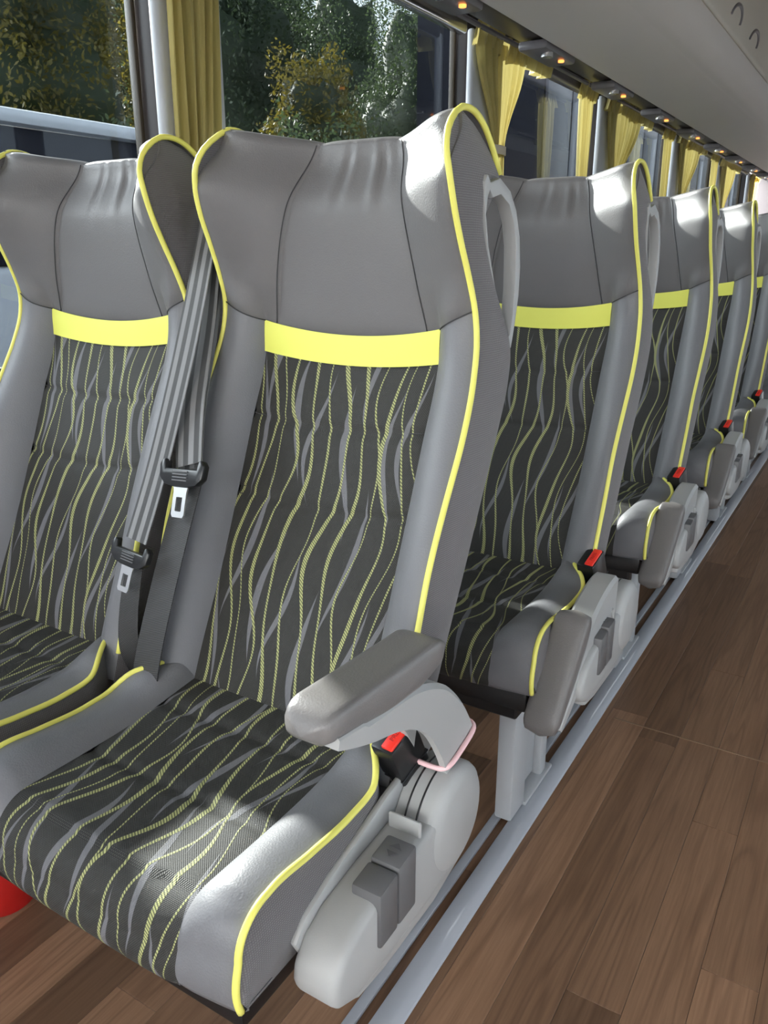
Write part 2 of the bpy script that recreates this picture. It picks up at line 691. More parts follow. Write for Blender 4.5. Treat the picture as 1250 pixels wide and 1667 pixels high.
for i in range(len(PILLARS)):
    y0 = PILLARS[i - 1] + .122 if i else Y_FRONT
    y1 = PILLARS[i] - .087
    wd = empty('window_%d' % (i + 1), (X_WALL - .03, (y0 + y1) / 2, Z_SILL))
    tag(wd, kind='structure')
    hy = (y1 - y0) / 2
    box('pane', -.003, .003, -hy, hy, -.02, Z_HEAD - Z_SILL + .02, 'glass_tinted', wd)
    for (nm, a0, a1, b0, b1) in (('window_frame', -hy, -hy + .022, -.02, Z_HEAD - Z_SILL + .02), ('window_frame', hy - .012, hy, -.02, Z_HEAD - Z_SILL + .02),
                                 ('window_frame', -hy + .022, hy - .022, -.02, .005), ('window_frame', -hy + .022, hy - .022, Z_HEAD - Z_SILL, Z_HEAD - Z_SILL + .02)):
        box(nm, -.012, .010, a0, a1, b0, b1, 'frame_bronze' if (nm == 'window_frame' and a1 == hy) else 'rubber', wd, .003)

# right wall (outside the frame): lower panel, pillars, clear panes
wr = box('wall_right', X_RIGHT, X_RIGHT + .06, Y_FRONT, Y_REAR, -.06, .95, 'wall_panel')
tag(wr, kind='structure')
wru = box('wall_right_upper', X_RIGHT, X_RIGHT + .06, Y_FRONT, Y_REAR, 1.98, 2.45, 'wall_panel')
tag(wru, kind='structure')
for k, yc_ in enumerate(PILLARS):
    p = box('trim_%d' % (k + 11), X_RIGHT - .02, X_RIGHT + .05, yc_ - .07, yc_ + .07, .94, 1.99, 'pillar_panel', None, .01)
    tag(p, kind='structure')
pr = box('window_11', X_RIGHT + .02, X_RIGHT + .026, Y_FRONT, Y_REAR, .94, 1.99, 'glass_tinted')
tag(pr, kind='structure')
# windscreen end: apron, header and pane
wf = box('wall_front', X_WALL, X_RIGHT, Y_FRONT - .06, Y_FRONT, -.06, .70, 'wall_panel')
tag(wf, kind='structure')
wfp = box('window_12', X_WALL, X_RIGHT, Y_FRONT - .03, Y_FRONT - .022, .70, 2.3, 'glass_clear')
tag(wfp, kind='structure')
wb_ = box('wall_rear', X_WALL, X_RIGHT, Y_REAR, Y_REAR + .06, -.06, 2.45, 'duct_grey')
tag(wb_, kind='structure')

# roof
cl = box('ceiling', X_WALL - .06, X_RIGHT + .06, Y_FRONT - .06, Y_REAR + .06, 2.36, 2.42, 'ceiling_panel')
tag(cl, kind='structure')

# ------------------------------------------------------------------ luggage rack and service duct


def extrude_y(name, prof, y0, y1, mat, parent=None, ny=1, sharp=30):
    """open profile of (x, z) swept along y, given 8 mm thickness by an offset copy"""
    n = len(prof)
    V, Fc = [], []
    for j in range(ny + 1):
        y = lerp(y0, y1, j / ny)
        for (px_, pz_) in prof:
            V.append((px_, y, pz_))
    for j in range(ny):
        for i in range(n - 1):
            a = j * n + i
            Fc.append((a, a + 1, a + n + 1, a + n))
    o = mk(name, V, Fc, mat, parent, smooth=True, sharp=sharp)
    return o


def smooth_prof(pts, n=8):
    P = [Vector((p[0], p[1])) for p in pts]
    out = []
    for i in range(len(P) - 1):
        p0 = P[max(i - 1, 0)]; p1 = P[i]; p2 = P[i + 1]; p3 = P[min(i + 2, len(P) - 1)]
        for k in range(n):
            t = k / n
            q = .5 * ((2 * p1) + (p2 - p0) * t + (2 * p0 - 5 * p1 + 4 * p2 - p3) * t * t + (3 * p1 - p0 - 3 * p2 + p3) * t**3)
            out.append((q.x, q.y))
    out.append((P[-1].x, P[-1].y))
    return out


def cr(dx, dz):
    return (dx * .94, CAM_H + dz * .94)


RY0, RY1 = -2.2, Y_REAR - .05
rack = empty('luggage_rack', (-.9, 4.0, 1.8), 'long pale grey overhead luggage rack above the window seats', 'luggage rack')


def rack_part(name, prof, mat, y0=RY0, y1=RY1, sharp=40):
    o = extrude_y(name, [(px_ + .9, pz_ - 1.8) for px_, pz_ in prof], y0 - 4.0, y1 - 4.0, mat, rack, sharp=sharp)
    return o


rack_part('rack_underside', [cr(-1.125, .70), cr(-1.125, .676)] + smooth_prof([cr(-1.115, .670), cr(-1.0, .668), cr(-.88, .672), cr(-.815, .686), cr(-.795, .692)]), 'rack_panel')
rack_part('rack_cove', smooth_prof([cr(-.795, .692), cr(-.765, .706), cr(-.725, .738), cr(-.695, .775), cr(-.688, .785)]), 'rack_fascia')
rack_part('rack_lip', smooth_prof([cr(-.688, .785), cr(-.680, .781), cr(-.672, .787), cr(-.668, .80)], 5), 'ceiling_panel')
rack_part('rack_door', smooth_prof([cr(-.668, .80), cr(-.645, .88), cr(-.64, .98), cr(-.66, 1.10), cr(-.70, 1.23)]), 'ceiling_panel')
for yy in (1.55, 3.35, 5.1, 6.9):
    for dy in (0, .40):
        lt = []
        for k in range(15):
            a = PI * k / 14
            lt.append((.9 - .622 + .012 * math.sin(a), yy + dy - 4 + .085 * math.cos(a), CAM_H + .772 - 1.8 + .040 * math.sin(a)))
        Vv, Ff = tube(lt, .007, 8)
        lo_ = mk('latch', Vv, Ff, 'duct_grey', rack)
        Vv, Ff, _ = grid(lambda p, q: (.9 - .623 + .010 * q, yy + dy - 4 + (p - .5) * .16 * (1 - .5 * q * q), CAM_H + .770 - 1.8 + q * .036), 8, 4)
        mk('latch_plate', Vv, Ff, 'rack_panel', lo_)
# right-hand rack, mirrored over the aisle (outside the frame)
rr = empty('luggage_rack', (.75, 4.0, 1.8), 'pale grey overhead rack along the opposite side of the aisle', 'luggage rack')
extrude_y('rack_underside', [(p_[0] * -1 + .05 - .75 - .15, p_[1] - 1.8) for p_ in [cr(-1.2, .68), cr(-.88, .672), cr(-.70, .775), cr(-.66, .90), cr(-.70, 1.22)]], RY0 - 4, RY1 - 4, 'rack_panel', rr)

# dark service duct between the rack and the windows
duct = empty('service_duct', (-1.27, 4.0, 1.8), 'dark ventilation duct running between rack and window tops', 'duct')
extrude_y('duct_panel', [(p_[0] + 1.27, p_[1] - 1.8) for p_ in smooth_prof([cr(-1.125, .70), cr(-1.16, .69), cr(-1.24, .70), cr(-1.31, .735), cr(-1.34, .79), cr(-1.35, .90)])], RY0 - 4, RY1 - 4, 'duct_dark', duct)
extrude_y('duct_lip', [(p_[0] + 1.27, p_[1] - 1.8) for p_ in smooth_prof([cr(-1.128, .692), cr(-1.135, .684), cr(-1.145, .690)], 4)], RY0 - 4, RY1 - 4, 'duct_grey', duct)
# silver blind cassette above each window
for i in range(1, 7):
    ya = PILLARS[i - 1] + .16
    yb = PILLARS[i] - .13
    bl = box('blind_cassette', -.022, .022, -(yb - ya) / 2, (yb - ya) / 2, -.03, .03, 'chrome' if i < 3 else 'duct_grey', None, .014, 3,
             loc=(X_WALL + .028, (ya + yb) / 2, CAM_H + .775))
    tag(bl, ['silver roller blind cassette above the window ahead of the front seats', 'silver roller blind cassette over the window showing the hedge',
             'grey roller blind cassette over the dark window behind the tied curtain'][min(i - 1, 2)] if i < 4 else 'grey roller blind cassette between the %s pillars behind the hedge window' % ['second and third', 'third and fourth', 'fourth and fifth'][i - 4], 'blind',
        'roller blind cassettes over the windows')

# service units with a reading lamp under the duct, one per row
for k in range(1, 12):
    y = .60 + .75 * k
    su = empty('service_unit', (-1.10, y, CAM_H + .634))
    tag(su, 'small reading lamp and air nozzle unit over the %s row from the raised armrest' % (['first', 'second', 'third', 'fourth', 'fifth', 'sixth', 'seventh', 'eighth', 'ninth', 'tenth', 'eleventh'][k - 1]), 'lamp unit', 'reading lamp units above the seat rows')
    bm = bmesh.new()
    box_bm(bm, -.06, .04, -.14, .14, -.018, .012)
    bevel_all(bm, .01, 2)
    from_bm('housing', bm, 'duct_grey', su)
    Vv, Ff = tube([(.015, -.07, -.016), (.015, -.07, -.030)], .020, 16)
    nz = mk('air_nozzle', Vv, Ff, 'chrome', su, sharp=40)
    Vv, Ff = tube([(.02, .05, -.016), (.02, .05, -.024)], .010, 16)
    mk('reading_lamp', Vv, Ff, 'lamp_amber', su, sharp=40)

# ------------------------------------------------------------------ curtains
rail = empty('curtain_rail', (-1.40, 4.0, CAM_H + .765), 'thin grey curtain rail running above the windows', 'curtain rail')
Vv, Ff = tube([(0, -5.5, 0), (0, 6.4, 0)], .009, 10)
mk('rail_tube', Vv, Ff, 'duct_grey', rail)


def curtain(y0, wt, y_tie, w_tie, z_tie, label, seed, folds=7, head=.25, zt=CAM_H + .752, zb=Z_SILL + .06, X=-1.425, dark=False):
    r_ = random.Random(seed)
    ph = [r_.uniform(0, 6) for _ in range(4)]
    root = empty('curtain', (X, y0 + wt / 2, zb), label, 'curtain', 'yellow window curtains')
    q_tie = (zt - z_tie) / (zt - zb)

    def f(p, q):
        z = lerp(zt, zb, q)
        if q <= q_tie:
            t = sm(q / q_tie) ** 1.2
            ww = lerp(wt, w_tie, t)
            cc = lerp(y0 + wt / 2, y_tie, t)
            am = lerp(.013, .008, t)
        else:
            t = sm((q - q_tie) / (1 - q_tie))
            ww = lerp(w_tie, w_tie * 1.7, t)
            cc = lerp(y_tie, y_tie + .01, t)
            am = lerp(.008, .010, t)
        wv = math.sin(2 * PI * folds * p + ph[0] + .5 * math.sin(3 * q + ph[1])) + .4 * math.sin(2 * PI * folds * 2.3 * p + ph[2])
        return (am * wv, cc + (p - .5) * ww - (y0 + wt / 2) + .004 * math.sin(5 * q + ph[3] + 9 * p), z - zb)
    V, Fc, _ = grid(f, 90, 30)
    mk('drape', V, Fc, 'curtain_cloth', root)
    # bunched heading along the rail
    def g(p, q):
        wv = math.sin(2 * PI * folds * 1.6 * p + ph[2]) * .016 + .006 * math.sin(2 * PI * folds * 3.7 * p)
        return (.018 + wv - .02 * q, (p - .5) * (wt + head) + head * .35, zt - zb + .035 - .075 * q + .01 * math.sin(14 * p + ph[1]))
    V, Fc, _ = grid(g, 90, 6)
    mk('heading', V, Fc, 'curtain_cloth', root)
    # tie band
    pts = []
    for k in range(20):
        a = 2 * PI * k / 20
        pts.append((.018 * math.cos(a), y_tie - (y0 + wt / 2) + (w_tie / 2 + .012) * math.sin(a), z_tie - zb))
    V, Fc = [], []
    for (dz, s_) in ((-.016, 1), (.016, 1), (.016, .86), (-.016, .86)):
        for (a, b_, c) in pts:
            yc0 = y_tie - (y0 + wt / 2)
            V.append((a * s_, yc0 + (b_ - yc0) * s_, c + dz))
    for k in range(20):
        k2 = (k + 1) % 20
        for L_ in range(4):
            L2 = (L_ + 1) % 4
            Fc.append((L_ * 20 + k, L_ * 20 + k2, L2 * 20 + k2, L2 * 20 + k))
    mk('tie_band', V, Fc, 'tie_cloth', root, sharp=40)
    return root


curtain(1.425, .165, 1.492, .125, CAM_H + .02, 'wide yellow curtain hanging on the white pillar between the two front windows', 1, 5, .06)
curtain(2.96, .47, 3.185, .105, CAM_H + .385, 'yellow curtain gathered by a pale tie beside the dark window', 2, 7, .30)
curtain(4.57, .60, 4.74, .11, CAM_H + .33, 'yellow curtain on the second pillar behind the hedge window', 3, 7, .30)
curtain(6.25, .62, 6.43, .11, CAM_H + .33, 'yellow curtain on the third pillar behind the hedge window', 4, 7, .30)
curtain(7.90, .60, 8.08, .11, CAM_H + .33, 'yellow curtain on the fourth pillar behind the hedge window', 5, 7, .30)
curtain(9.55, .40, 9.70, .11, CAM_H + .33, 'yellow curtain on the rearmost pillar at the end of the coach', 6, 7, .1)
for (yy, lb, sd_) in ((4.12, 'narrow yellow curtain just ahead of the second pillar behind the hedge window', 13), (5.80, 'narrow yellow curtain just ahead of the third pillar behind the hedge window', 14),
                      (7.45, 'narrow yellow curtain just ahead of the fourth pillar behind the hedge window', 15)):
    curtain(yy, .17, yy + .10, .10, CAM_H + .02, lb, sd_, 4, .05)

# ------------------------------------------------------------------ coach seat
Y_MID = .65


def S(x, y, z):
    return (x, y - Y_MID, z + Z0)


yc = hermite([.34, .41, .54, .65, .76, .83, .86, .90, .98, 1.06, 1.11, 1.135, 1.145],
             [.765, .795, .858, .905, .950, .980, .988, .990, .986, .986, .995, 1.008, 1.018])
ye = hermite([.34, .45, .534, .618, .70, .777, .84, .89, .93, .97, 1.014, 1.055, 1.09, 1.118, 1.145, 1.165],
             [.730, .766, .795, .824, .864, .910, .944, .962, .963, .950, .930, .912, .903, .903, .922, .952])
hw = hermite([.34, .60, .80, .88, .93, 1.0, 1.1, 1.165], [.222, .226, .226, .218, .212, .206, .200, .186])
hp = hermite([.885, 1.0, 1.1, 1.16], [.128, .106, .080, .060])
PWD = .152


def ztop(x):
    return 1.143 + .022 * (abs(x) / .19) ** 2.2


def zhb(x):                         # headrest lower seam
    a = abs(x)
    return .884 + .016 * (a / PWD) ** 2 if a < PWD else .900 + .028 * (a - PWD) / .06


def zbb(x):                         # band lower seam
    return .842 + .012 * (abs(x) / PWD) ** 2


yr = hermite([.34, .40, .48, .60, .70, .766, .817, .87, .90, .95, 1.02, 1.07, 1.10],
             [.835, .868, .908, .970, 1.018, 1.052, 1.082, 1.098, 1.088, 1.058, 1.028, 1.018, 1.035])


def cap(x, r):
    """roll-over from the front top edge to the rear"""
    a = abs(x)
    zt = ztop(x)
    yf = lerp(yc(zt), ye(zt), sm((a - .06) / .125))
    return lerp(yf, 1.078, r), zt + .010 * math.sin(PI * r) - (zt - 1.10) * r * r


def yf_low(x, z):
    a = abs(x)
    c = yc(z) - .005 * (min(a, PWD) / PWD) ** 2
    if a <= PWD:
        return c
    s = (a - PWD) / (hw(z) - PWD)
    return lerp(c, ye(z), s ** .85) - .016 * math.sin(PI * s ** .8)


def yf_head(x, z):
    a = abs(x)
    h_, w_ = hp(z), hw(z)
    if z > 1.12:
        h_ = .06
    t = a / w_
    yh = lerp(yc(z), ye(z), sm((t - .25) / .85) ** 1.25 / (sm(.75 / .85) ** 1.25))
    return lerp(yf_low(x, z), yh, sm((z - zhb(x)) / .06))


def puff(p, q, e=6):
    return (1 - abs(2 * p - 1) ** e) * (1 - abs(2 * q - 1) ** e)


def build_back(root, aisle):
    # fabric panel with two stitched channels
    ch = [.645, .757]

    def f(p, q):
        x = (2 * p - 1) * PWD
        z = lerp(.352, zbb(x), q)
        y = yf_low(x, z) - .007 * puff(p, q, 8)
        for c_ in ch:
            d = abs(z - (c_ - .004 + .010 * (x / PWD) ** 2))
            y += .0045 * math.exp(-(d / .007) ** 2)
        d = abs(z - .672)
        return S(x, y, z)
    V, Fc, U = grid(f, 36, 96, lambda p, q: ((2 * p - 1) * PWD, q * .53))
    mk('backrest_panel', V, Fc, 'stripe_fabric', root, U)
    for c_ in ch:
        for dz in ((-.006, .006) if c_ < .7 else (0,)):
            pts = []
            for k in range(41):
                x = (2 * k / 40 - 1) * PWD * .99
                z = c_ - .004 + .010 * (x / PWD) ** 2 + dz
                pts.append(S(x, yf_low(x, z) - .0005, z))
            V, Fc = tube(pts, .0009, 5)
            mk('stitch_line', V, Fc, 'thread', root)

    # yellow band
    def f(p, q):
        x = (2 * p - 1) * (PWD + .001)
        z = lerp(zbb(x) - .0005, zhb(x) + .0005, q)
        return S(x, yf_low(x, z) - .0035 * (1 - abs(2 * p - 1) ** 20) - .002 * math.sin(PI * q), z)
    V, Fc, _ = grid(f, 36, 6)
    mk('yellow_band', V, Fc, 'band_yellow', root)

    # headrest centre with rolled top
    def fh(p, q, side=0):
        if q <= 1:
            zn = lerp(.885, 1.145, q)
        else:
            zn = 1.145
        h_, w_ = hp(zn), hw(max(zn, lerp(.925, 1.145, min(q, 1))))
        if side == 0:
            x = (2 * p - 1) * h_
            pf = .0075
        else:
            x = side * lerp(h_, w_, p)
            pf = .009
        if q <= 1:
            z = lerp(zhb(x), ztop(x), q)
            y = yf_head(x, z) - pf * (1 - abs(2 * p - 1) ** 5) * (1 - abs(2 * min(q, .5) - 1) ** 8)
            if side == 0 and q > .6:       # faint puckers under the top seam
                pk = .0022 * (math.sin(p * 30 + 2 * q) + .5 * math.sin(p * 47 + 1)) * math.exp(-((q - .84) / .12) ** 2) * sm((p - .1) / .4) * sm((1 - p) / .15)
            else:
                pk = 0.
            # round the upper corner back
            y0_, z0_ = cap(x, 0)
            k = sm((q - .66) / .34)
            y = lerp(y, y0_, k) + pk
        else:
            y, z = cap(x, (q - 1) / .35)
            z += .004 * (1 - abs(2 * p - 1) ** 4)
        return S(x, y, z)
    V, Fc, _ = grid(lambda p, q: fh(p, q * 1.35), 32, 54)
    mk('headrest', V, Fc, 'leather_grey', root)
    for sd_ in (-1, 1):
        V, Fc, _ = grid(lambda p, q: fh(p, q * 1.35, sd_), 22, 54, flip=sd_ < 0)
        mk('headrest_wing', V, Fc, 'leather_grey', root)
        pts = []
        for k in range(40):
            q = k / 39
            zn = lerp(.885, 1.145, q)
            x = sd_ * (hp(zn) + .0035)
            z = lerp(zhb(x), ztop(x), q)
            a_ = fh(0.04, q, sd_)
            pts.append((a_[0], a_[1] - .0012, a_[2]))
        V, Fc = tube(pts, .0008, 5)
        mk('seam', V, Fc, 'thread', root)

        # bolster beside the fabric panel
        def fb(p, q):
            zn = lerp(.352, .925, q)
            x = sd_ * lerp(PWD, hw(zn), p)
            z = lerp(.352, zhb(x), q)
            return S(x, yf_low(x, z) - .006 * puff(p, q, 4), z)
        V, Fc, _ = grid(fb, 16, 60, flip=sd_ < 0)
        mk('backrest_bolster', V, Fc, 'leather_bolster', root)

        # dark seam under the headrest wing
        pts = [S(sd_ * lerp(PWD, .212, k / 10), yf_low(lerp(PWD, .212, k / 10), zhb(lerp(PWD, .212, k / 10))) - .002, zhb(lerp(PWD, .212, k / 10))) for k in range(11)]
        V, Fc = tube(pts, .0009, 5)
        mk('seam', V, Fc, 'thread', root)

        # woven side panel
        cy = [cap(.188, k / 20) for k in range(21)]
        czs = [c[1] for c in cy][::-1]
        cys = [c[0] for c in cy][::-1]
        mono = sorted(zip(czs, cys))

        def rear(z):
            if z <= 1.10:
                return yr(z) if z < 1.02 else lerp(yr(z), np.interp(z, [1.02, 1.06, 1.10], [1.03, 1.05, 1.078]), sm((z - 1.02) / .06))
            return float(np.interp(z, [m_[0] for m_ in mono], [m_[1] for m_ in mono]))

        def fs(p, q):
            z = lerp(.345, ztop(.188) + .004, q ** .85)
            z_ = min(z, 1.1645)
            y0_, y1_ = ye(z_), rear(z)
            y1_ = max(y1_, y0_ + .002)
            xx = hw(z_) + .010 * math.sin(PI * min(p * 1.0, 1)) * (1 - q ** 6) - .012 * p * p
            return S(sd_ * xx, lerp(y0_, y1_, p), z)
        V, Fc, _ = grid(fs, 14, 60, flip=sd_ > 0)
        mk('side_panel', V, Fc, 'side_mesh', root)

        # piping along front edge and over the top
        pts = []
        for k in range(70):
            z = lerp(.395, 1.160, k / 69)
            pts.append(S(sd_ * (hw(z) + .001), ye(z) - .001, z))
        for k in range(1, 16):
            y, z = cap(.187, k / 15)
            pts.append(S(sd_ * .188, y, z + .001))
        V, Fc = tube(pts, .0042, 8)
        mk('piping', V, Fc, 'piping_yellow', root)

    # rear shell
    def fr(p, q):
        z = lerp(.345, 1.10, q)
        x = (2 * p - 1) * (hw(z) - .012)
        yb = yr(z)
        return S(x, yb + .022 * (1 - (2 * p - 1) ** 2) + (sm((z - 1.0) / .1) * .03), z)
    V, Fc, _ = grid(fr, 16, 30, flip=True)
    mk('rear_shell', V, Fc, 'shell_grey', root)


def cush_edge():
    return hermite([.42, .47, .50, .56, .64, .69, .715, .74, .88], [.372, .381, .386, .380, .375, .382, .397, .402, .400])


ZE = cush_edge()
CW = .227


def cz(x, y):
    """height of the cushion top"""
    a = abs(x)
    base = .362 + .012 * sm((y - .62) / .22) - .004 * math.sin(PI * min(max((y - .45) / .35, 0), 1))
    if a <= PWD:
        return base + .006 * (a / PWD) ** 4
    s = (a - PWD) / (CW - PWD)
    return lerp(base + .006, ZE(y), s ** .7) + .010 * math.sin(PI * s ** .9) * (1 - .3 * s)


def cprof(x, t):
    """front-back profile, t 0 (rear) .. 1 (underside front)"""
    yb, yfr, zbot, rad = .870, .432, .272, .048
    a = abs(x)
    yfr = yfr + .010 * (a / CW) ** 4
    L1 = yb - (yfr + rad)
    L2 = rad * PI / 2
    zt = cz(x, yfr + rad)
    L3 = zt - rad - zbot
    L4 = .05
    Lt = L1 + L2 + L3 + L4
    s = t * Lt
    if s < L1:
        y = yb - s
        return y, cz(x, y), s
    if s < L1 + L2:
        an = (s - L1) / rad
        return yfr + rad - rad * math.sin(an), zt - rad + rad * math.cos(an), s
    if s < L1 + L2 + L3:
        d = s - L1 - L2
        k = d / L3
        return yfr - .006 * math.sin(PI * k), zt - rad - d, s
    d = s - L1 - L2 - L3
    return yfr + d, zbot, s


def cw(y):
    return CW - .045 * sm((y - .685) / .085)


def build_cushion(root, aisle):
    def f(p, q):
        x = (2 * p - 1) * PWD
        y, z, s = cprof(x, q)
        g = 0
        for c_ in (.16, .29):
            g += .004 * math.exp(-((s - c_) / .010) ** 2)
        pf = .005 * (1 - abs(2 * p - 1) ** 8)
        if s < .40:
            z += pf - g
        else:
            y -= pf * .7
        return S(x, y, z)
    V, Fc, U = grid(f, 36, 110, lambda p, q: ((2 * p - 1) * PWD, -cprof((2 * p - 1) * PWD, q)[2] + .03), flip=True)
    mk('cushion_panel', V, Fc, 'stripe_fabric', root, U)
    for sd_ in (-1, 1):
        def fb(p, q):
            x = sd_ * lerp(PWD, CW, p)
            y, z, s = cprof(x, q)
            x = sd_ * lerp(PWD, cw(y), p)
            return S(x, y, z + (.003 * math.sin(PI * p) if s < .4 else 0))
        V, Fc, _ = grid(fb, 14, 80, flip=sd_ > 0)
        mk('cushion_bolster', V, Fc, 'leather_bolster', root)

        def fs(p, q):
            y, z, s = cprof(sd_ * CW, p * .86)
            zb = .262
            yy = lerp(y, max(y, .462), sm(q) * .6)
            return S(sd_ * (cw(y) + .010 * math.sin(PI * q) - .004 * q), yy, lerp(z, zb, q))
        V, Fc, _ = grid(fs, 60, 10, flip=sd_ < 0)
        mk('cushion_side', V, Fc, 'side_mesh', root)
        pts = []
        for k in range(80):
            y, z, s = cprof(sd_ * CW, lerp(.05, .905, k / 79))
            pts.append(S(sd_ * (cw(y) + .0015), y - .0005, z + .001))
        pre = []
        for k in range(12):
            t = k / 12
            xx = lerp(PWD + .004, cw(.775), t ** .8)
            yy = lerp(.815, .775, t)
            pre.append(S(sd_ * xx, yy, cz(xx, yy) + .005))
        pts = pre + [p_ for p_ in pts if p_[1] + Y_MID < .765]
        V, Fc = tube(pts, .0042, 8)
        mk('cushion_piping', V, Fc, 'piping_yellow', root)
    bm = bmesh.new()
    box_bm(bm, -.215, .215, .455 - Y_MID, .86 - Y_MID, .225 + Z0, .268 + Z0)
    bevel_all(bm, .006, 2)
    from_bm('cushion_pan', bm, 'black_steel', root)


PIV = (.262, .785, .300)           # armrest pivot in seat measures (x, y, z)


def build_console(root):
    poly = [(.82, .340), (.72, .334), (.62, .328), (.56, .320), (.528, .306), (.509, .284), (.505, .262), (.514, .242), (.545, .226),
            (.62, .222), (.72, .224), (.80, .232), (.84, .258), (.85, .30)]
    bm = prism_bm([(y - Y_MID, z + Z0) for y, z in poly], .238, .297)
    bevel_all(bm, .014, 3, 20)
    con = from_bm('side_console', bm, 'plastic_light', root, sharp=30)
    # inner flange next to the cushion
    poly = [(.80, .372), (.745, .374), (.70, .366), (.64, .350), (.58, .338), (.535, .322), (.515, .300), (.53, .27), (.62, .25), (.80, .26)]
    bm = prism_bm([(y - Y_MID, z + Z0) for y, z in poly], .231, .241)
    bevel_all(bm, .004, 2, 25)
    from_bm('console_flange', bm, 'plastic_light', con)
    # lower skirt
    poly = [(.862, .29), (.83, .215), (.74, .198), (.62, .200), (.555, .210), (.565, .24), (.72, .245), (.82, .27)]
    bm = prism_bm([(y - Y_MID, z + Z0) for y, z in poly], .250, .290)
    bevel_all(bm, .008, 2, 25)
    from_bm('console_skirt', bm, 'plastic_light', con)
    # pivot drum with raised cap
    px_, py_, pz_ = PIV
    n = 40

    def ring(xx, r):
        return [(xx, py_ - Y_MID + r * math.cos(2 * PI * k / n), pz_ + Z0 + r * math.sin(2 * PI * k / n)) for k in range(n)]
    V, Fc = [], []
    prof = [(.240, .070), (.242, .074), (.286, .074), (.293, .071), (.298, .064), (.3005, .058), (.302, .054), (.303, .0)]
    for (xx, r) in prof:
        V += ring(xx, max(r, .0005))
    for i in range(len(prof) - 1):
        for k in range(n):
            Fc.append((i * n + k, i * n + (k + 1) % n, (i + 1) * n + (k + 1) % n, (i + 1) * n + k))
    mk('pivot_drum', V, Fc, 'plastic_light', con, sharp=50)
    # two dark slots round the drum
    for xx in (.256, .272):
        pts = [(xx, py_ - Y_MID + .0742 * math.cos(a), pz_ + Z0 + .0742 * math.sin(a)) for a in np.linspace(math.radians(75), math.radians(160), 24)]
        V, Fc = tube(pts, .0013, 6)
        mk('slot', V, Fc, 'plastic_black', con)
    # stop plate in front of the drum
    bm = bmesh.new()
    box_bm(bm, .246, .291, .694 - Y_MID, .700 - Y_MID, .322 + Z0, .352 + Z0)
    bevel_all(bm, .002, 1)
    from_bm('stop_plate', bm, 'plastic_light', con)
    # recline keys
    for (y0_, y1_, zz) in ((.588, .626, .338), (.628, .668, .345)):
        bm = prism_bm([(y0_ - Y_MID, zz + Z0 - .002), (y1_ - Y_MID, zz + Z0 + .002), (y1_ - Y_MID, .262 + Z0), (y0_ - Y_MID, .262 + Z0)], .262, .302)
        bevel_all(bm, .004, 2)
        ky = from_bm('recline_key', bm, 'plastic_key', con)
        if zz > .342:
            for sgn in (-1, 1):
                V = [(.282 + dx, .648 - Y_MID + sgn * dy, zz + Z0 + .0006 + h) for h in (0, .0007) for dx, dy in ((-.008, .003), (.008, .003), (0, .012))]
                Fc = [(0, 1, 2), (3, 5, 4), (0, 3, 4, 1), (1, 4, 5, 2), (2, 5, 3, 0)]
                mk('arrow_mark', V, Fc, 'shell_grey', ky, smooth=False)
    return con


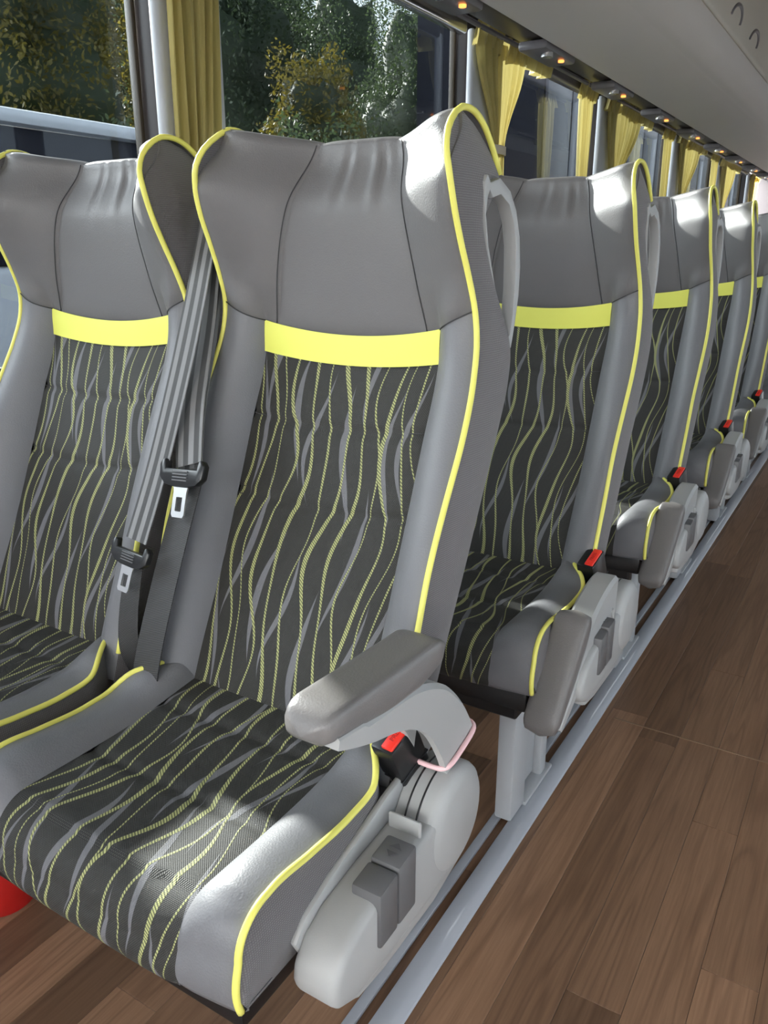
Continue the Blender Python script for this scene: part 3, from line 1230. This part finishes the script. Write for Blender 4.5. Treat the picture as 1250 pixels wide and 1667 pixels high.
def build_armrest(root):
    px_, py_, pz_ = PIV
    path = [(.811, .389), (.799, .413), (.779, .442), (.752, .474), (.720, .497), (.684, .514), (.645, .524), (.605, .531), (.570, .539), (.545, .545)]
    half = [.042, .040, .037, .033, .028, .023, .018, .014, .010, .006]
    dep = [.75, .72, .66, .58, .45, .25, .12, .08, .05, .03]
    P = [Vector((0, y, z)) for y, z in path]
    V, Fc = [], []
    wv = .024
    cx = .262
    N = len(P)
    fine = []
    idx = np.linspace(0, N - 1, 40)
    ys = np.interp(idx, range(N), [p[0] for p in path])
    zs = np.interp(idx, range(N), [p[1] for p in path])
    # smooth
    for _ in range(4):
        ys[1:-1] = .25 * ys[:-2] + .5 * ys[1:-1] + .25 * ys[2:]
        zs[1:-1] = .25 * zs[:-2] + .5 * zs[1:-1] + .25 * zs[2:]
    hs = np.interp(idx, range(N), half)
    ds = np.interp(idx, range(N), dep)
    for i in range(40):
        a, c = max(i - 1, 0), min(i + 1, 39)
        ty, tz = ys[c] - ys[a], zs[c] - zs[a]
        l = math.hypot(ty, tz)
        ty, tz = ty / l, tz / l
        ny, nz = tz, -ty                 # outer (rear, then top) side
        h_ = hs[i]
        d = ds[i] * 2 * h_
        w_ = wv * (1 if i < 30 else lerp(1, .8, (i - 30) / 9))
        t_ = .009
        b1 = .006 if h_ > .012 else .002
        sec = [(-w_ + b1, h_), (w_ - b1, h_), (w_, h_ - b1), (w_, -h_), (w_ - t_, -h_), (w_ - t_ - .002, -h_ + d), (-w_ + t_ + .002, -h_ + d), (-w_ + t_, -h_), (-w_, -h_), (-w_, h_ - b1)]
        for (sx, sn) in sec:
            V.append((cx + sx - px_, ys[i] + ny * sn - py_, zs[i] + nz * sn - pz_))
    m_ = 10
    for i in range(39):
        for k in range(m_):
            Fc.append((i * m_ + k, i * m_ + (k + 1) % m_, (i + 1) * m_ + (k + 1) % m_, (i + 1) * m_ + k))
    Fc.append(tuple(range(m_)))
    Fc.append(tuple(39 * m_ + k for k in range(m_))[::-1])
    arm = mk('armrest', V, Fc, 'plastic_light', root, sharp=40, loc=S(px_, py_, pz_))
    # pad: lofted rounded sections
    V, Fc = [], []
    M, n = 30, 28
    for i in range(M + 1):
        t = i / M
        y = lerp(.527, .755, t)
        endf = min(1, math.sin(min(t / .14, 1) * PI / 2) ** .6 if t < .14 else 1, math.sin(min((1 - t) / .12, 1) * PI / 2) ** .5 if t > .88 else 1)
        endf = max(endf, .02)
        wx = .0315 * lerp(.58, 1, endf) * (1 if 0 < i < M else .05)
        ztp = .583 - .004 * (1 - endf) * 4
        zbt = .545 - .012 * sm((t - .1) / .4) + .012 * sm((t - .72) / .25)
        zm = (ztp + zbt) / 2 - .003
        hz = (ztp - zbt) / 2 * lerp(.72, 1, endf) * (1 if 0 < i < M else .05)
        for k in range(n):
            a = 2 * PI * k / n
            ca, sa = math.cos(a), math.sin(a)
            e = .36
            xx = wx * math.copysign(abs(ca) ** e, ca) * (1 if sa > 0 else (.80 + .20 * (1 + sa)))
            zz = hz * math.copysign(abs(sa) ** e, sa)
            V.append((cx - .006 + xx + (.016 * (t - .5)) - px_, y - py_, zm + zz - pz_))
    for i in range(M):
        for k in range(n):
            Fc.append((i * n + k, i * n + (k + 1) % n, (i + 1) * n + (k + 1) % n, (i + 1) * n + k))
    Fc.append(tuple(range(n))[::-1])
    Fc.append(tuple(M * n + k for k in range(n)))
    mk('armrest_pad', V, Fc, 'armrest_skin', arm, sharp=60)
    # pale ring round the foot of the arm
    pts = []
    for k in range(32):
        a = 2 * PI * k / 32
        ca, sa = math.cos(a), math.sin(a)
        xx = .0275 * math.copysign(abs(ca) ** .45, ca)
        yy = .0445 * math.copysign(abs(sa) ** .45, sa)
        pts.append((cx + xx - px_, .810 + yy - py_, .392 + .24 * yy - pz_))
    V, Fc = tube(pts, .0036, 8, closed=True)
    mk('foot_ring', V, Fc, 'ring_pink', arm)
    return arm


def build_handle(root):
    """light grey grab loop set into the aisle-side rear corner"""
    fr_ = [(1.010, 1.085), (1.000, 1.094), (.992, 1.085), (.996, 1.05), (1.006, 1.01), (1.024, .97), (1.046, .93), (1.072, .89), (1.090, .862)]
    bk_ = [(1.102, .868), (1.112, .90), (1.121, .94), (1.122, .98), (1.115, 1.02), (1.098, 1.055), (1.075, 1.078), (1.04, 1.092)]
    loop = fr_ + bk_
    n = len(loop)
    V, Fc = [], []
    cen = (1.065, .975)
    inner = []
    for i, (y, z) in enumerate(loop):
        back = i >= len(fr_)
        w_ = .017 if back else .005
        dy, dz = cen[0] - y, cen[1] - z
        l = math.hypot(dy, dz)
        if i in (0, 1, 2, n - 1):
            w_ = .020
        if i in (7, 8, 9):
            w_ = .020
        inner.append((y + dy / l * w_, z + dz / l * w_))
    x0 = .178
    for xx, rr_ in ((x0 + .010, 0), (x0 + .029, 0)):
        for (y, z) in loop:
            V.append(S(xx, y, z))
        for (y, z) in inner:
            V.append(S(xx, y, z))
    for i in range(n):
        j = (i + 1) % n
        o0, i0, o1, i1 = 0, n, 2 * n, 3 * n
        Fc.append((o0 + i, o0 + j, i0 + j, i0 + i))
        Fc.append((o1 + i, i1 + i, i1 + j, o1 + j))
        Fc.append((o0 + i, o1 + i, o1 + j, o0 + j))
        Fc.append((i0 + i, i0 + j, i1 + j, i1 + i))
    bm = bmesh.new()
    vv = [bm.verts.new(v) for v in V]
    for f in Fc:
        bm.faces.new([vv[k] for k in f])
    bevel_all(bm, .003, 2, 50)
    from_bm('grab_handle', bm, 'plastic_light', root, sharp=40)


X_AISLE = -.667
X_WIN = -1.177
ROWS = [0, .722, 1.470, 2.230, 2.985, 3.74, 4.495, 5.25]
NROWS = 8


def row_loc(k, window):
    xo = ROW_DX if k else 0.
    return ((X_WIN if window else X_AISLE) + xo, Y_MID + ROWS[k], 0)


ROW_DX = .022
ORD = ['', 'second', 'third', 'fourth', 'fifth', 'sixth', 'seventh', 'eighth', 'ninth']

seat = empty('coach_seat', row_loc(0, False), 'grey coach seat with raised armrest and yellow piping beside the aisle', 'seat', 'coach seats')
build_back(seat, True)
build_cushion(seat, True)
build_console(seat)
arm0 = build_armrest(seat)
build_handle(seat)

wseat = copy_tree(seat, None, skip=('side_console', 'armrest', 'grab_handle'))
wseat.location = row_loc(0, True)
wseat['label'] = 'grey coach seat by the window beside the seat with the raised armrest'
for k in range(1, NROWS):
    s_ = copy_tree(seat, None, skip=('foot_ring',))
    s_.location = row_loc(k, False)
    s_['label'] = ('grey aisle coach seat with lowered armrest directly behind the one with raised armrest' if k == 1 else
                   'grey aisle coach seat with lowered armrest, %s in line from the raised-armrest seat' % ORD[k])
    for ch in s_.children:
        if ch.name.startswith('armrest'):
            ch.rotation_euler.x = math.radians(60)
    s_ = copy_tree(wseat)
    s_.location = row_loc(k, True)
    s_['label'] = ('grey window coach seat behind the one beside the raised-armrest seat' if k == 1 else
                   'grey window coach seat, %s in line along the windows' % ORD[k])

# ------------------------------------------------------------------ seat stands and floor rails
def leg(xa, xb, y0, y1, parent):
    bm = bmesh.new()
    box_bm(bm, xa, xb, y0 - Y_MID, y1 - Y_MID, .0145, .225 + Z0 - .001)
    bevel_all(bm, .006, 2)
    return from_bm('leg', bm, 'leg_paint', parent)


def make_stand(y, label, full=True):
    st = empty('seat_stand', (0, y, 0), label, 'seat stand', 'seat stands on the floor rails')
    if full:
        leg(-.530, -.492, .575, .65, st)
        leg(-.520, -.494, .745, .78, st)
        box('leg_web', -.522, -.512, .65 - Y_MID, .745 - Y_MID, .03, .345, 'leg_paint', st, .002)
        box('foot_plate', -.528, -.486, .64 - Y_MID, .80 - Y_MID, .0142, .024, 'leg_paint', st, .003)
        dy = 0
    else:
        leg(-.556, -.530, .575, .63, st)
        dy = -.24
    leg(-1.30, -1.262, .575, .65, st)
    bm = bmesh.new()
    box_bm(bm, -1.39, -.465, .50 + dy * .5 - Y_MID, .54 + dy * .5 - Y_MID, .305, .353)
    bevel_all(bm, .004, 1)
    from_bm('cross_beam', bm, 'black_steel', st)
    return st


make_stand(Y_MID + .36, 'slim grey steel seat stand under the row with the raised armrest', False)
stand = make_stand(Y_MID + ROWS[1], 'grey steel seat stand under the second row from the raised armrest')
for k in range(2, NROWS):
    s_ = copy_tree(stand)
    s_.location = (0, Y_MID + ROWS[k], 0)
    s_['label'] = 'grey steel seat stand under the %s row from the raised armrest' % ORD[k]

for (x0, x1, zt, lb) in ((-.500, -.457, .014, 'wide pale grey floor rail along the aisle edge'), (-.538, -.520, .009, 'narrow pale grey floor rail inside the wide one')):
    bm = bmesh.new()
    if x1 > -.47:
        poly = [(x0, 0.0005), (x0, zt), (x1 - .018, zt), (x1 - .012, zt - .003), (x1 - .002, .005), (x1, 0.0005)]
    else:
        poly = [(x0, .0005), (x0, zt), (x1, zt), (x1, .0005)]
    a_ = [bm.verts.new((px_, Y_FRONT + .1, pz_)) for px_, pz_ in poly]
    c_ = [bm.verts.new((px_, Y_REAR - .1, pz_)) for px_, pz_ in poly]
    bm.faces.new(a_); bm.faces.new(c_[::-1])
    for i in range(len(poly)):
        bm.faces.new((a_[i], c_[i], c_[(i + 1) % len(poly)], a_[(i + 1) % len(poly)]))
    bevel_all(bm, .002, 2, 30)
    o = from_bm('floor_rail', bm, 'rail_paint')
    tag(o, lb, 'rail', 'seat rails on the floor')

# ------------------------------------------------------------------ seat belts


def ribbon(name, pts, wdir, width, mat, parent, thick=.0016, n=50):
    pts = [Vector(p) for p in pts]
    P = []
    for i in range(len(pts) - 1):
        p0 = pts[max(i - 1, 0)]; p1 = pts[i]; p2 = pts[i + 1]; p3 = pts[min(i + 2, len(pts) - 1)]
        for k in range(10):
            t = k / 10
            P.append(.5 * ((2 * p1) + (p2 - p0) * t + (2 * p0 - 5 * p1 + 4 * p2 - p3) * t * t + (3 * p1 - p0 - 3 * p2 + p3) * t**3))
    P.append(pts[-1])
    V, U, Fc = [], [], []
    s = 0
    for i, p in enumerate(P):
        if i:
            s += (p - P[i - 1]).length
        f = i / (len(P) - 1)
        wd = (Vector(wdir[0]).lerp(Vector(wdir[1]), f)).normalized()
        t = (P[min(i + 1, len(P) - 1)] - P[max(i - 1, 0)]).normalized()
        wd = (wd - t * wd.dot(t)).normalized()
        nr = t.cross(wd)
        wl_ = width(f) if callable(width) else width
        for (a, b_) in ((-.5, 1), (0, 1.0), (.5, 1), (.5, -1), (0, -1.0), (-.5, -1)):
            V.append(p + wd * a * wl_ + nr * b_ * thick / 2)
            U.append((a + .5, s))
    m_ = 6
    for i in range(len(P) - 1):
        for k in range(m_):
            Fc.append((i * m_ + k, i * m_ + (k + 1) % m_, (i + 1) * m_ + (k + 1) % m_, (i + 1) * m_ + k))
    Fc.append((0, 1, 4, 5)); Fc.append((1, 2, 3, 4))
    e = (len(P) - 1) * m_
    Fc.append((e + 5, e + 4, e + 1, e)); Fc.append((e + 4, e + 3, e + 2, e + 1))
    return mk(name, V, Fc, mat, parent, U, sharp=50)


def make_tongue(parent, loc, rot):
    """black T grip with ribs and a slotted metal tongue; local x across, z up along the belt, -y to the viewer"""
    g = [(-.040, .012), (-.034, .019), (-.029, .018), (-.027, .006), (.027, .006), (.029, .018), (.034, .019), (.040, .012), (.038, -.006), (.028, -.015), (.012, -.018), (-.012, -.018), (-.028, -.015), (-.038, -.006)]
    bm = bmesh.new()
    a = [bm.verts.new((x_, -.006, z_)) for x_, z_ in g]
    c = [bm.verts.new((x_, .006, z_)) for x_, z_ in g]
    bm.faces.new(a); bm.faces.new(c[::-1])
    for i in range(len(g)):
        bm.faces.new((a[i], c[i], c[(i + 1) % len(g)], a[(i + 1) % len(g)]))
    bevel_all(bm, .0022, 2, 30)
    gr = from_bm('belt_tongue', bm, 'plastic_black', parent, sharp=40, loc=loc)
    gr.rotation_euler = rot
    for k in range(4):
        box('grip_rib', -.013, .013, -.0072, -.0058, -.010 + k * .004, -.0085 + k * .004, 'plastic_key', gr)
    out = [(-.013, -.016), (.013, -.016), (.0115, -.024), (.0115, -.054), (.009, -.058), (-.009, -.058), (-.0115, -.054), (-.0115, -.024)]
    inn = [(-.0055, -.031), (.0055, -.031), (.0055, -.033), (.0055, -.049), (.0045, -.050), (-.0045, -.050), (-.0055, -.049), (-.0055, -.033)]
    n = 8
    V, Fc = [], []
    for yy in (-.0022, .0004):
        V += [(x_, yy, z_) for x_, z_ in out] + [(x_, yy, z_) for x_, z_ in inn]
    for i in range(n):
        j = (i + 1) % n
        Fc += [(i, j, n + j, n + i), (2 * n + i, 3 * n + i, 3 * n + j, 2 * n + j), (i, 2 * n + i, 2 * n + j, j), (n + i, n + j, 3 * n + j, 3 * n + i)]
    mk('metal_blade', V, Fc, 'tongue_metal', gr, smooth=False)
    return gr


def Wp(x, y, z):
    return (x, y, z + Z0)


bo = Vector(Wp(-.92, .80, .38))


def rel(*pts):
    return [tuple(Vector(Wp(*p)) - bo) for p in pts]


beltA = empty('seat_belt', bo, 'long grey striped seat belt with tongue hanging low over the window seat', 'seat belt', 'hanging seat belts')
ribbon('webbing', rel((-.945, 1.045, 1.11), (-.930, .99, 1.04), (-.912, .925, .92), (-.897, .868, .82), (-.903, .815, .69), (-.914, .771, .585)), ((1, -.15, 0), (1, -.1, 0)), .048, 'webbing', beltA)
ribbon('lower_webbing', rel((-.918, .770, .555), (-.928, .755, .47), (-.934, .755, .40), (-.934, .78, .34)), ((1, 0, 0), (.8, .6, 0)), .034, 'webbing_dark', beltA)
make_tongue(beltA, tuple(Vector(Wp(-.915, .760, .566)) - bo), (math.radians(-18), math.radians(6), 0))
beltB = empty('seat_belt', bo, 'grey striped seat belt with black tongue resting on the raised-armrest seat', 'seat belt', 'hanging seat belts')
ribbon('webbing', rel((-.932, 1.035, 1.09), (-.926, .99, 1.02), (-.910, .940, .90), (-.878, .872, .79), (-.848, .826, .70)), ((1, .15, 0), (1, -.15, 0)), lambda f: lerp(.040, .056, sm(f * 1.4)), 'webbing', beltB)
ribbon('return_webbing', rel((-.937, 1.045, 1.09), (-.931, 1.0, 1.0), (-.917, .950, .88), (-.888, .885, .78), (-.856, .836, .69)), ((1, .55, 0), (1, -.1, 0)), lambda f: lerp(.036, .050, sm(f * 1.4)), 'webbing', beltB)
ribbon('lower_webbing', rel((-.848, .826, .672), (-.852, .785, .58), (-.860, .744, .47), (-.865, .726, .41), (-.867, .722, .385)), ((1, -.12, 0), (1, -.12, 0)), lambda f: lerp(.052, .060, f), 'webbing_dark', beltB)
tg = make_tongue(beltB, tuple(Vector(Wp(-.845, .812, .690)) - bo), (math.radians(-20), math.radians(-4), 0))
tg.scale = (1.12, 1.12, 1.12)

# ------------------------------------------------------------------ belt buckles


def text_mesh(body, size):
    cu = bpy.data.curves.new('press_text', 'FONT')
    cu.body = body
    cu.size = size
    cu.align_x = 'CENTER'
    cu.align_y = 'CENTER'
    cu.extrude = .0002
    o = bpy.data.objects.new('press_text', cu)
    COL.objects.link(o)
    dg = bpy.context.evaluated_depsgraph_get()
    me = bpy.data.meshes.new_from_object(o.evaluated_get(dg))
    bpy.data.objects.remove(o)
    bpy.data.curves.remove(cu)
    return me


bk = empty('belt_buckle', (X_AISLE + .229, .757, .388 + Z0), 'black seat belt buckle with red button beside the raised armrest', 'buckle', 'belt buckles beside the aisle seats')
bk.rotation_euler = (math.radians(24), 0, math.radians(-8))
bm = bmesh.new()
box_bm(bm, -.018, .018, -.027, .027, -.085, .046)
bevel_all(bm, .004, 2)
from_bm('housing', bm, 'plastic_black', bk)
bm = bmesh.new()
box_bm(bm, -.0195, .0195, -.0285, .0285, -.012, -.009)
bevel_all(bm, .001, 1)
from_bm('parting_rim', bm, 'plastic_black', bk)
bt = box('release_button', -.002, .015, -.023, .023, .040, .0495, 'red_button', bk, .002)
me = text_mesh('PRESS', .009)
me.materials.append(new_mat('red_dark', (.45, .015, .01), .5)[0])
tx = bpy.data.objects.new('button_lettering', me)
link(tx, bt)
tx.location = (.0065, 0, .0497)
tx.rotation_euler = (0, 0, PI / 2)
for k in range(1, NROWS):
    c = copy_tree(bk)
    c.location = (X_AISLE + .226 + ROW_DX, .757 + ROWS[k], .388 + Z0)
    c['label'] = 'black seat belt buckle with red button on the %s aisle seat from the raised armrest' % ORD[k]

# red canister on the floor under the window seat
cn = empty('red_canister', (-1.21, .64, 0), 'glossy red rounded canister on the floor under the window seat', 'canister')
n = 28
prof = [(.0, .002), (.05, .002), (.056, .008), (.056, .13), (.050, .155), (.034, .175), (.018, .183), (.016, .20), (0, .20)]
V, Fc = [], []
for (r, z) in prof:
    for k in range(n):
        V.append((max(r, .0004) * math.cos(2 * PI * k / n), max(r, .0004) * math.sin(2 * PI * k / n), z))
for i in range(len(prof) - 1):
    for k in range(n):
        Fc.append((i * n + k, i * n + (k + 1) % n, (i + 1) * n + (k + 1) % n, (i + 1) * n + k))
mk('tank', V, Fc, 'red_paint', cn, sharp=50)
box('valve', -.012, .012, -.03, .018, .198, .214, 'plastic_black', cn, .003)

# ------------------------------------------------------------------ outside
Z_G = -1.15
gd = box('ground', -60, 30, -30, 80, Z_G - .1, Z_G, 'asphalt')
tag(gd, kind='structure')


def leaves(n, rad, seed, size=.09, flat=.8, hollow=.55):
    r_ = np.random.default_rng(seed)
    d = r_.normal(size=(n, 3))
    d /= np.linalg.norm(d, axis=1)[:, None]
    rr_ = r_.uniform(hollow, 1, n) ** .7
    lump = 1 + .22 * np.sin(d[:, 0] * 5 + seed) * np.sin(d[:, 1] * 6) + .15 * np.sin(d[:, 2] * 9 + seed)
    c = d * (rr_ * lump)[:, None] * np.array(rad)
    a = r_.normal(size=(n, 3)); a /= np.linalg.norm(a, axis=1)[:, None]
    b_ = np.cross(a, r_.normal(size=(n, 3))); b_ /= np.linalg.norm(b_, axis=1)[:, None]
    s = size * r_.uniform(.6, 1.3, n)[:, None]
    V = np.empty((n * 4, 3))
    V[0::4] = c - a * s
    V[1::4] = c + b_ * s * .45
    V[2::4] = c + a * s
    V[3::4] = c - b_ * s * .45
    return V, [(4 * i, 4 * i + 1, 4 * i + 2, 4 * i + 3) for i in range(n)]


def lump(rad, seed, f=.64):
    V, Fc = [], []
    nu, nv = 28, 18
    for j in range(nv + 1):
        for i in range(nu):
            a, b_ = 2 * PI * i / nu, PI * (j / nv - .5)
            d = (math.cos(a) * math.cos(b_), math.sin(a) * math.cos(b_), math.sin(b_))
            k = f * (1 + .22 * math.sin(d[0] * 5 + seed) * math.sin(d[1] * 6) + .15 * math.sin(d[2] * 9 + seed) + .06 * math.sin(17 * d[0] + 13 * d[1] + 11 * d[2]))
            V.append((d[0] * k * rad[0], d[1] * k * rad[1], d[2] * k * rad[2]))
    for j in range(nv):
        for i in range(nu):
            Fc.append((j * nu + i, j * nu + (i + 1) % nu, (j + 1) * nu + (i + 1) % nu, (j + 1) * nu + i))
    return np.array(V), Fc


def tree(x, y, h, rad, seed, label, mat='leaf_dark', n=7000, lean=0., size=.1):
    root = empty('tree', (x, y, Z_G), label, 'tree', 'trees outside the coach')
    top = h * .62
    pts = [(lean * t * t * .4, lean * t + .08 * math.sin(4 * t + seed), t * top) for t in np.linspace(0, 1, 9)]
    V, Fc = tube(pts, lambda f: lerp(.16, .06, f), 8)
    tr_ = mk('trunk', V, Fc, 'bark', root)
    r_ = random.Random(seed)
    for k in range(4):
        s_ = pts[3 + k]
        an = r_.uniform(0, 6.28)
        bp = [(s_[0] + math.cos(an) * .9 * t, s_[1] + math.sin(an) * .9 * t, s_[2] + .9 * t + .1 * math.sin(3 * t)) for t in np.linspace(0, 1, 6)]
        V, Fc = tube(bp, lambda f: lerp(.05, .015, f), 6)
        mk('branch', V, Fc, 'bark', root)
    V, Fc = leaves(n, rad, seed, size)
    off = np.array([0, lean, h - rad[2] * .95])
    cr_ = mk('crown', V + off, Fc, mat, root, smooth=False)
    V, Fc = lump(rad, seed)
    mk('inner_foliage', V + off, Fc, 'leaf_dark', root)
    return root


tree(-10.5, 3.6, 4.7, (1.7, 2.2, 1.9), 21, 'low broad tree with yellowing leaves beyond the parked vehicle', 'leaf_yellow', 14000, .4, .045)
tree(-12.5, 9.0, 8.4, (2.2, 2.3, 3.6), 22, 'tall tree with yellow upper leaves behind the parked vehicle', 'leaf_yellow', 26000, 0, .05)
tree(-13.5, 15.2, 9.4, (2.2, 2.3, 4.2), 23, 'tall dark tree behind the first hedge bush', 'leaf_dark', 26000, 0, .055)
tree(-19.5, 28.6, 12.5, (2.8, 3.2, 5.4), 24, 'tall dark tree behind the middle of the hedge', 'leaf_dark', 26000, 0, .055)
tree(-13.5, 24.0, 9.8, (2.3, 2.3, 4.4), 25, 'tallest dark tree behind the far end of the hedge', 'leaf_dark', 26000, 0, .055)
tree(-8.9, 12.2, 5.4, (.9, 1.0, 1.4), 26, 'small yellow-leaved tree rising behind the hedge bushes', 'leaf_yellow', 6000, 0, .045)
tree(-7.2, 5.3, 3.9, (.5, .5, .5), 27, 'slim leaning tree with pale trunk beside the parked vehicle', 'leaf_yellow', 2500, -1.2, .04)
tree(-26., 22.0, 15.0, (4.2, 4.8, 6.6), 28, 'broad dark tree far behind the parked vehicle', 'leaf_dark', 16000, 0, .09)
tree(-27., 35.0, 16.0, (4.2, 5.2, 7.0), 29, 'broad dark tree far behind the middle of the hedge', 'leaf_dark', 16000, 0, .09)
tree(-27., 49.0, 17.0, (4.2, 5.2, 7.4), 30, 'broad dark tree farthest behind the hedge', 'leaf_dark', 14000, 0, .09)
for (x, y, h, r_, mt, lb, sd_) in ((-7.6, 7.4, 3.4, (1.0, 1.4, 1.7), 'leaf_dark', 'rounded dark hedge bush nearest the parked vehicle', 31),
                                   (-7.4, 10.4, 3.9, (1.0, 1.4, 1.8), 'leaf_dark', 'dense dark hedge bush in the middle of the row', 32),
                                   (-7.4, 14.3, 4.1, (1.0, 1.5, 1.9), 'leaf_dark', 'dark hedge bush at the far end of the row', 33),
                                   (-5.1, 7.0, 2.3, (.6, .8, .7), 'leaf_green', 'low bright green shrub in front of the hedge bush nearest the vehicle', 34),
                                   (-5.1, 9.6, 2.4, (.6, .9, .7), 'leaf_green', 'low bright green shrub in front of the middle hedge bush', 35)):
    ro = empty('bush', (x, y, Z_G), lb, 'bush', 'hedge bushes outside')
    V, Fc = leaves(12000, r_, sd_, .042, hollow=.35)
    mk('foliage', V + np.array([0, 0, h - r_[2] * .9]), Fc, mt, ro, smooth=False)
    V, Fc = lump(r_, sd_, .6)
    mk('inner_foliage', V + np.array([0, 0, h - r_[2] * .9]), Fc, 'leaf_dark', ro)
    V, Fc = tube([(0, 0, 0), (.05, .02, h * .25), (0, .05, h * .5)], .06, 7)
    mk('stem', V, Fc, 'bark', ro)

# parked dark-windowed vehicle with a white roof rail beside the coach
van = empty('parked_van', (-4.6, 1.0, Z_G), 'dark parked vehicle with white roof line outside the front window', 'vehicle')
vz = CAM_H - Z_G - .09
bm = bmesh.new()
box_bm(bm, -1.0, .55, -3.2, 3.35, .35, vz + .02)
bevel_all(bm, .05, 3)
from_bm('body_panel', bm, 'van_white', van)
bm = bmesh.new()
box_bm(bm, -.98, .60, -3.1, 3.42, vz + .72, vz + .80)
bevel_all(bm, .03, 2)
from_bm('roof_line', bm, 'van_white', van)
bm = bmesh.new()
box_bm(bm, -.95, .545, -3.15, 3.34, vz + .02, vz + .72)
bevel_all(bm, .02, 2)
from_bm('window_band', bm, 'van_dark', van)
box('notice', .545, .55, -.45, -.18, vz + .36, vz + .56, 'van_grey', van)
for yy in (-2.2, 2.2):
    for sx in (-.9, .45):
        V, Fc = tube([(sx - .1, yy, .36), (sx + .1, yy, .36)], .36, 24)
        mk('wheel', V, Fc, 'rubber', van, sharp=40)

# dark navy building further along, filling the rear windows
bd = empty('dark_building', (-6.6, 32.0, Z_G), 'dark navy building seen through the rear windows', 'building')
box('wall_core', -3.0, -.05, -15.0, 15.0, 0, 9.0, 'van_dark', bd)
for k in range(20):
    box('wall_panel', -.05, .03, -15 + k * 1.5 + .03, -15 + (k + 1) * 1.5 - .03, .1, 9.0, 'navy_panel', bd, .02)
box('roof_edge', -3.1, .1, -15.1, 15.1, 9.0, 9.25, 'van_dark', bd, .03)
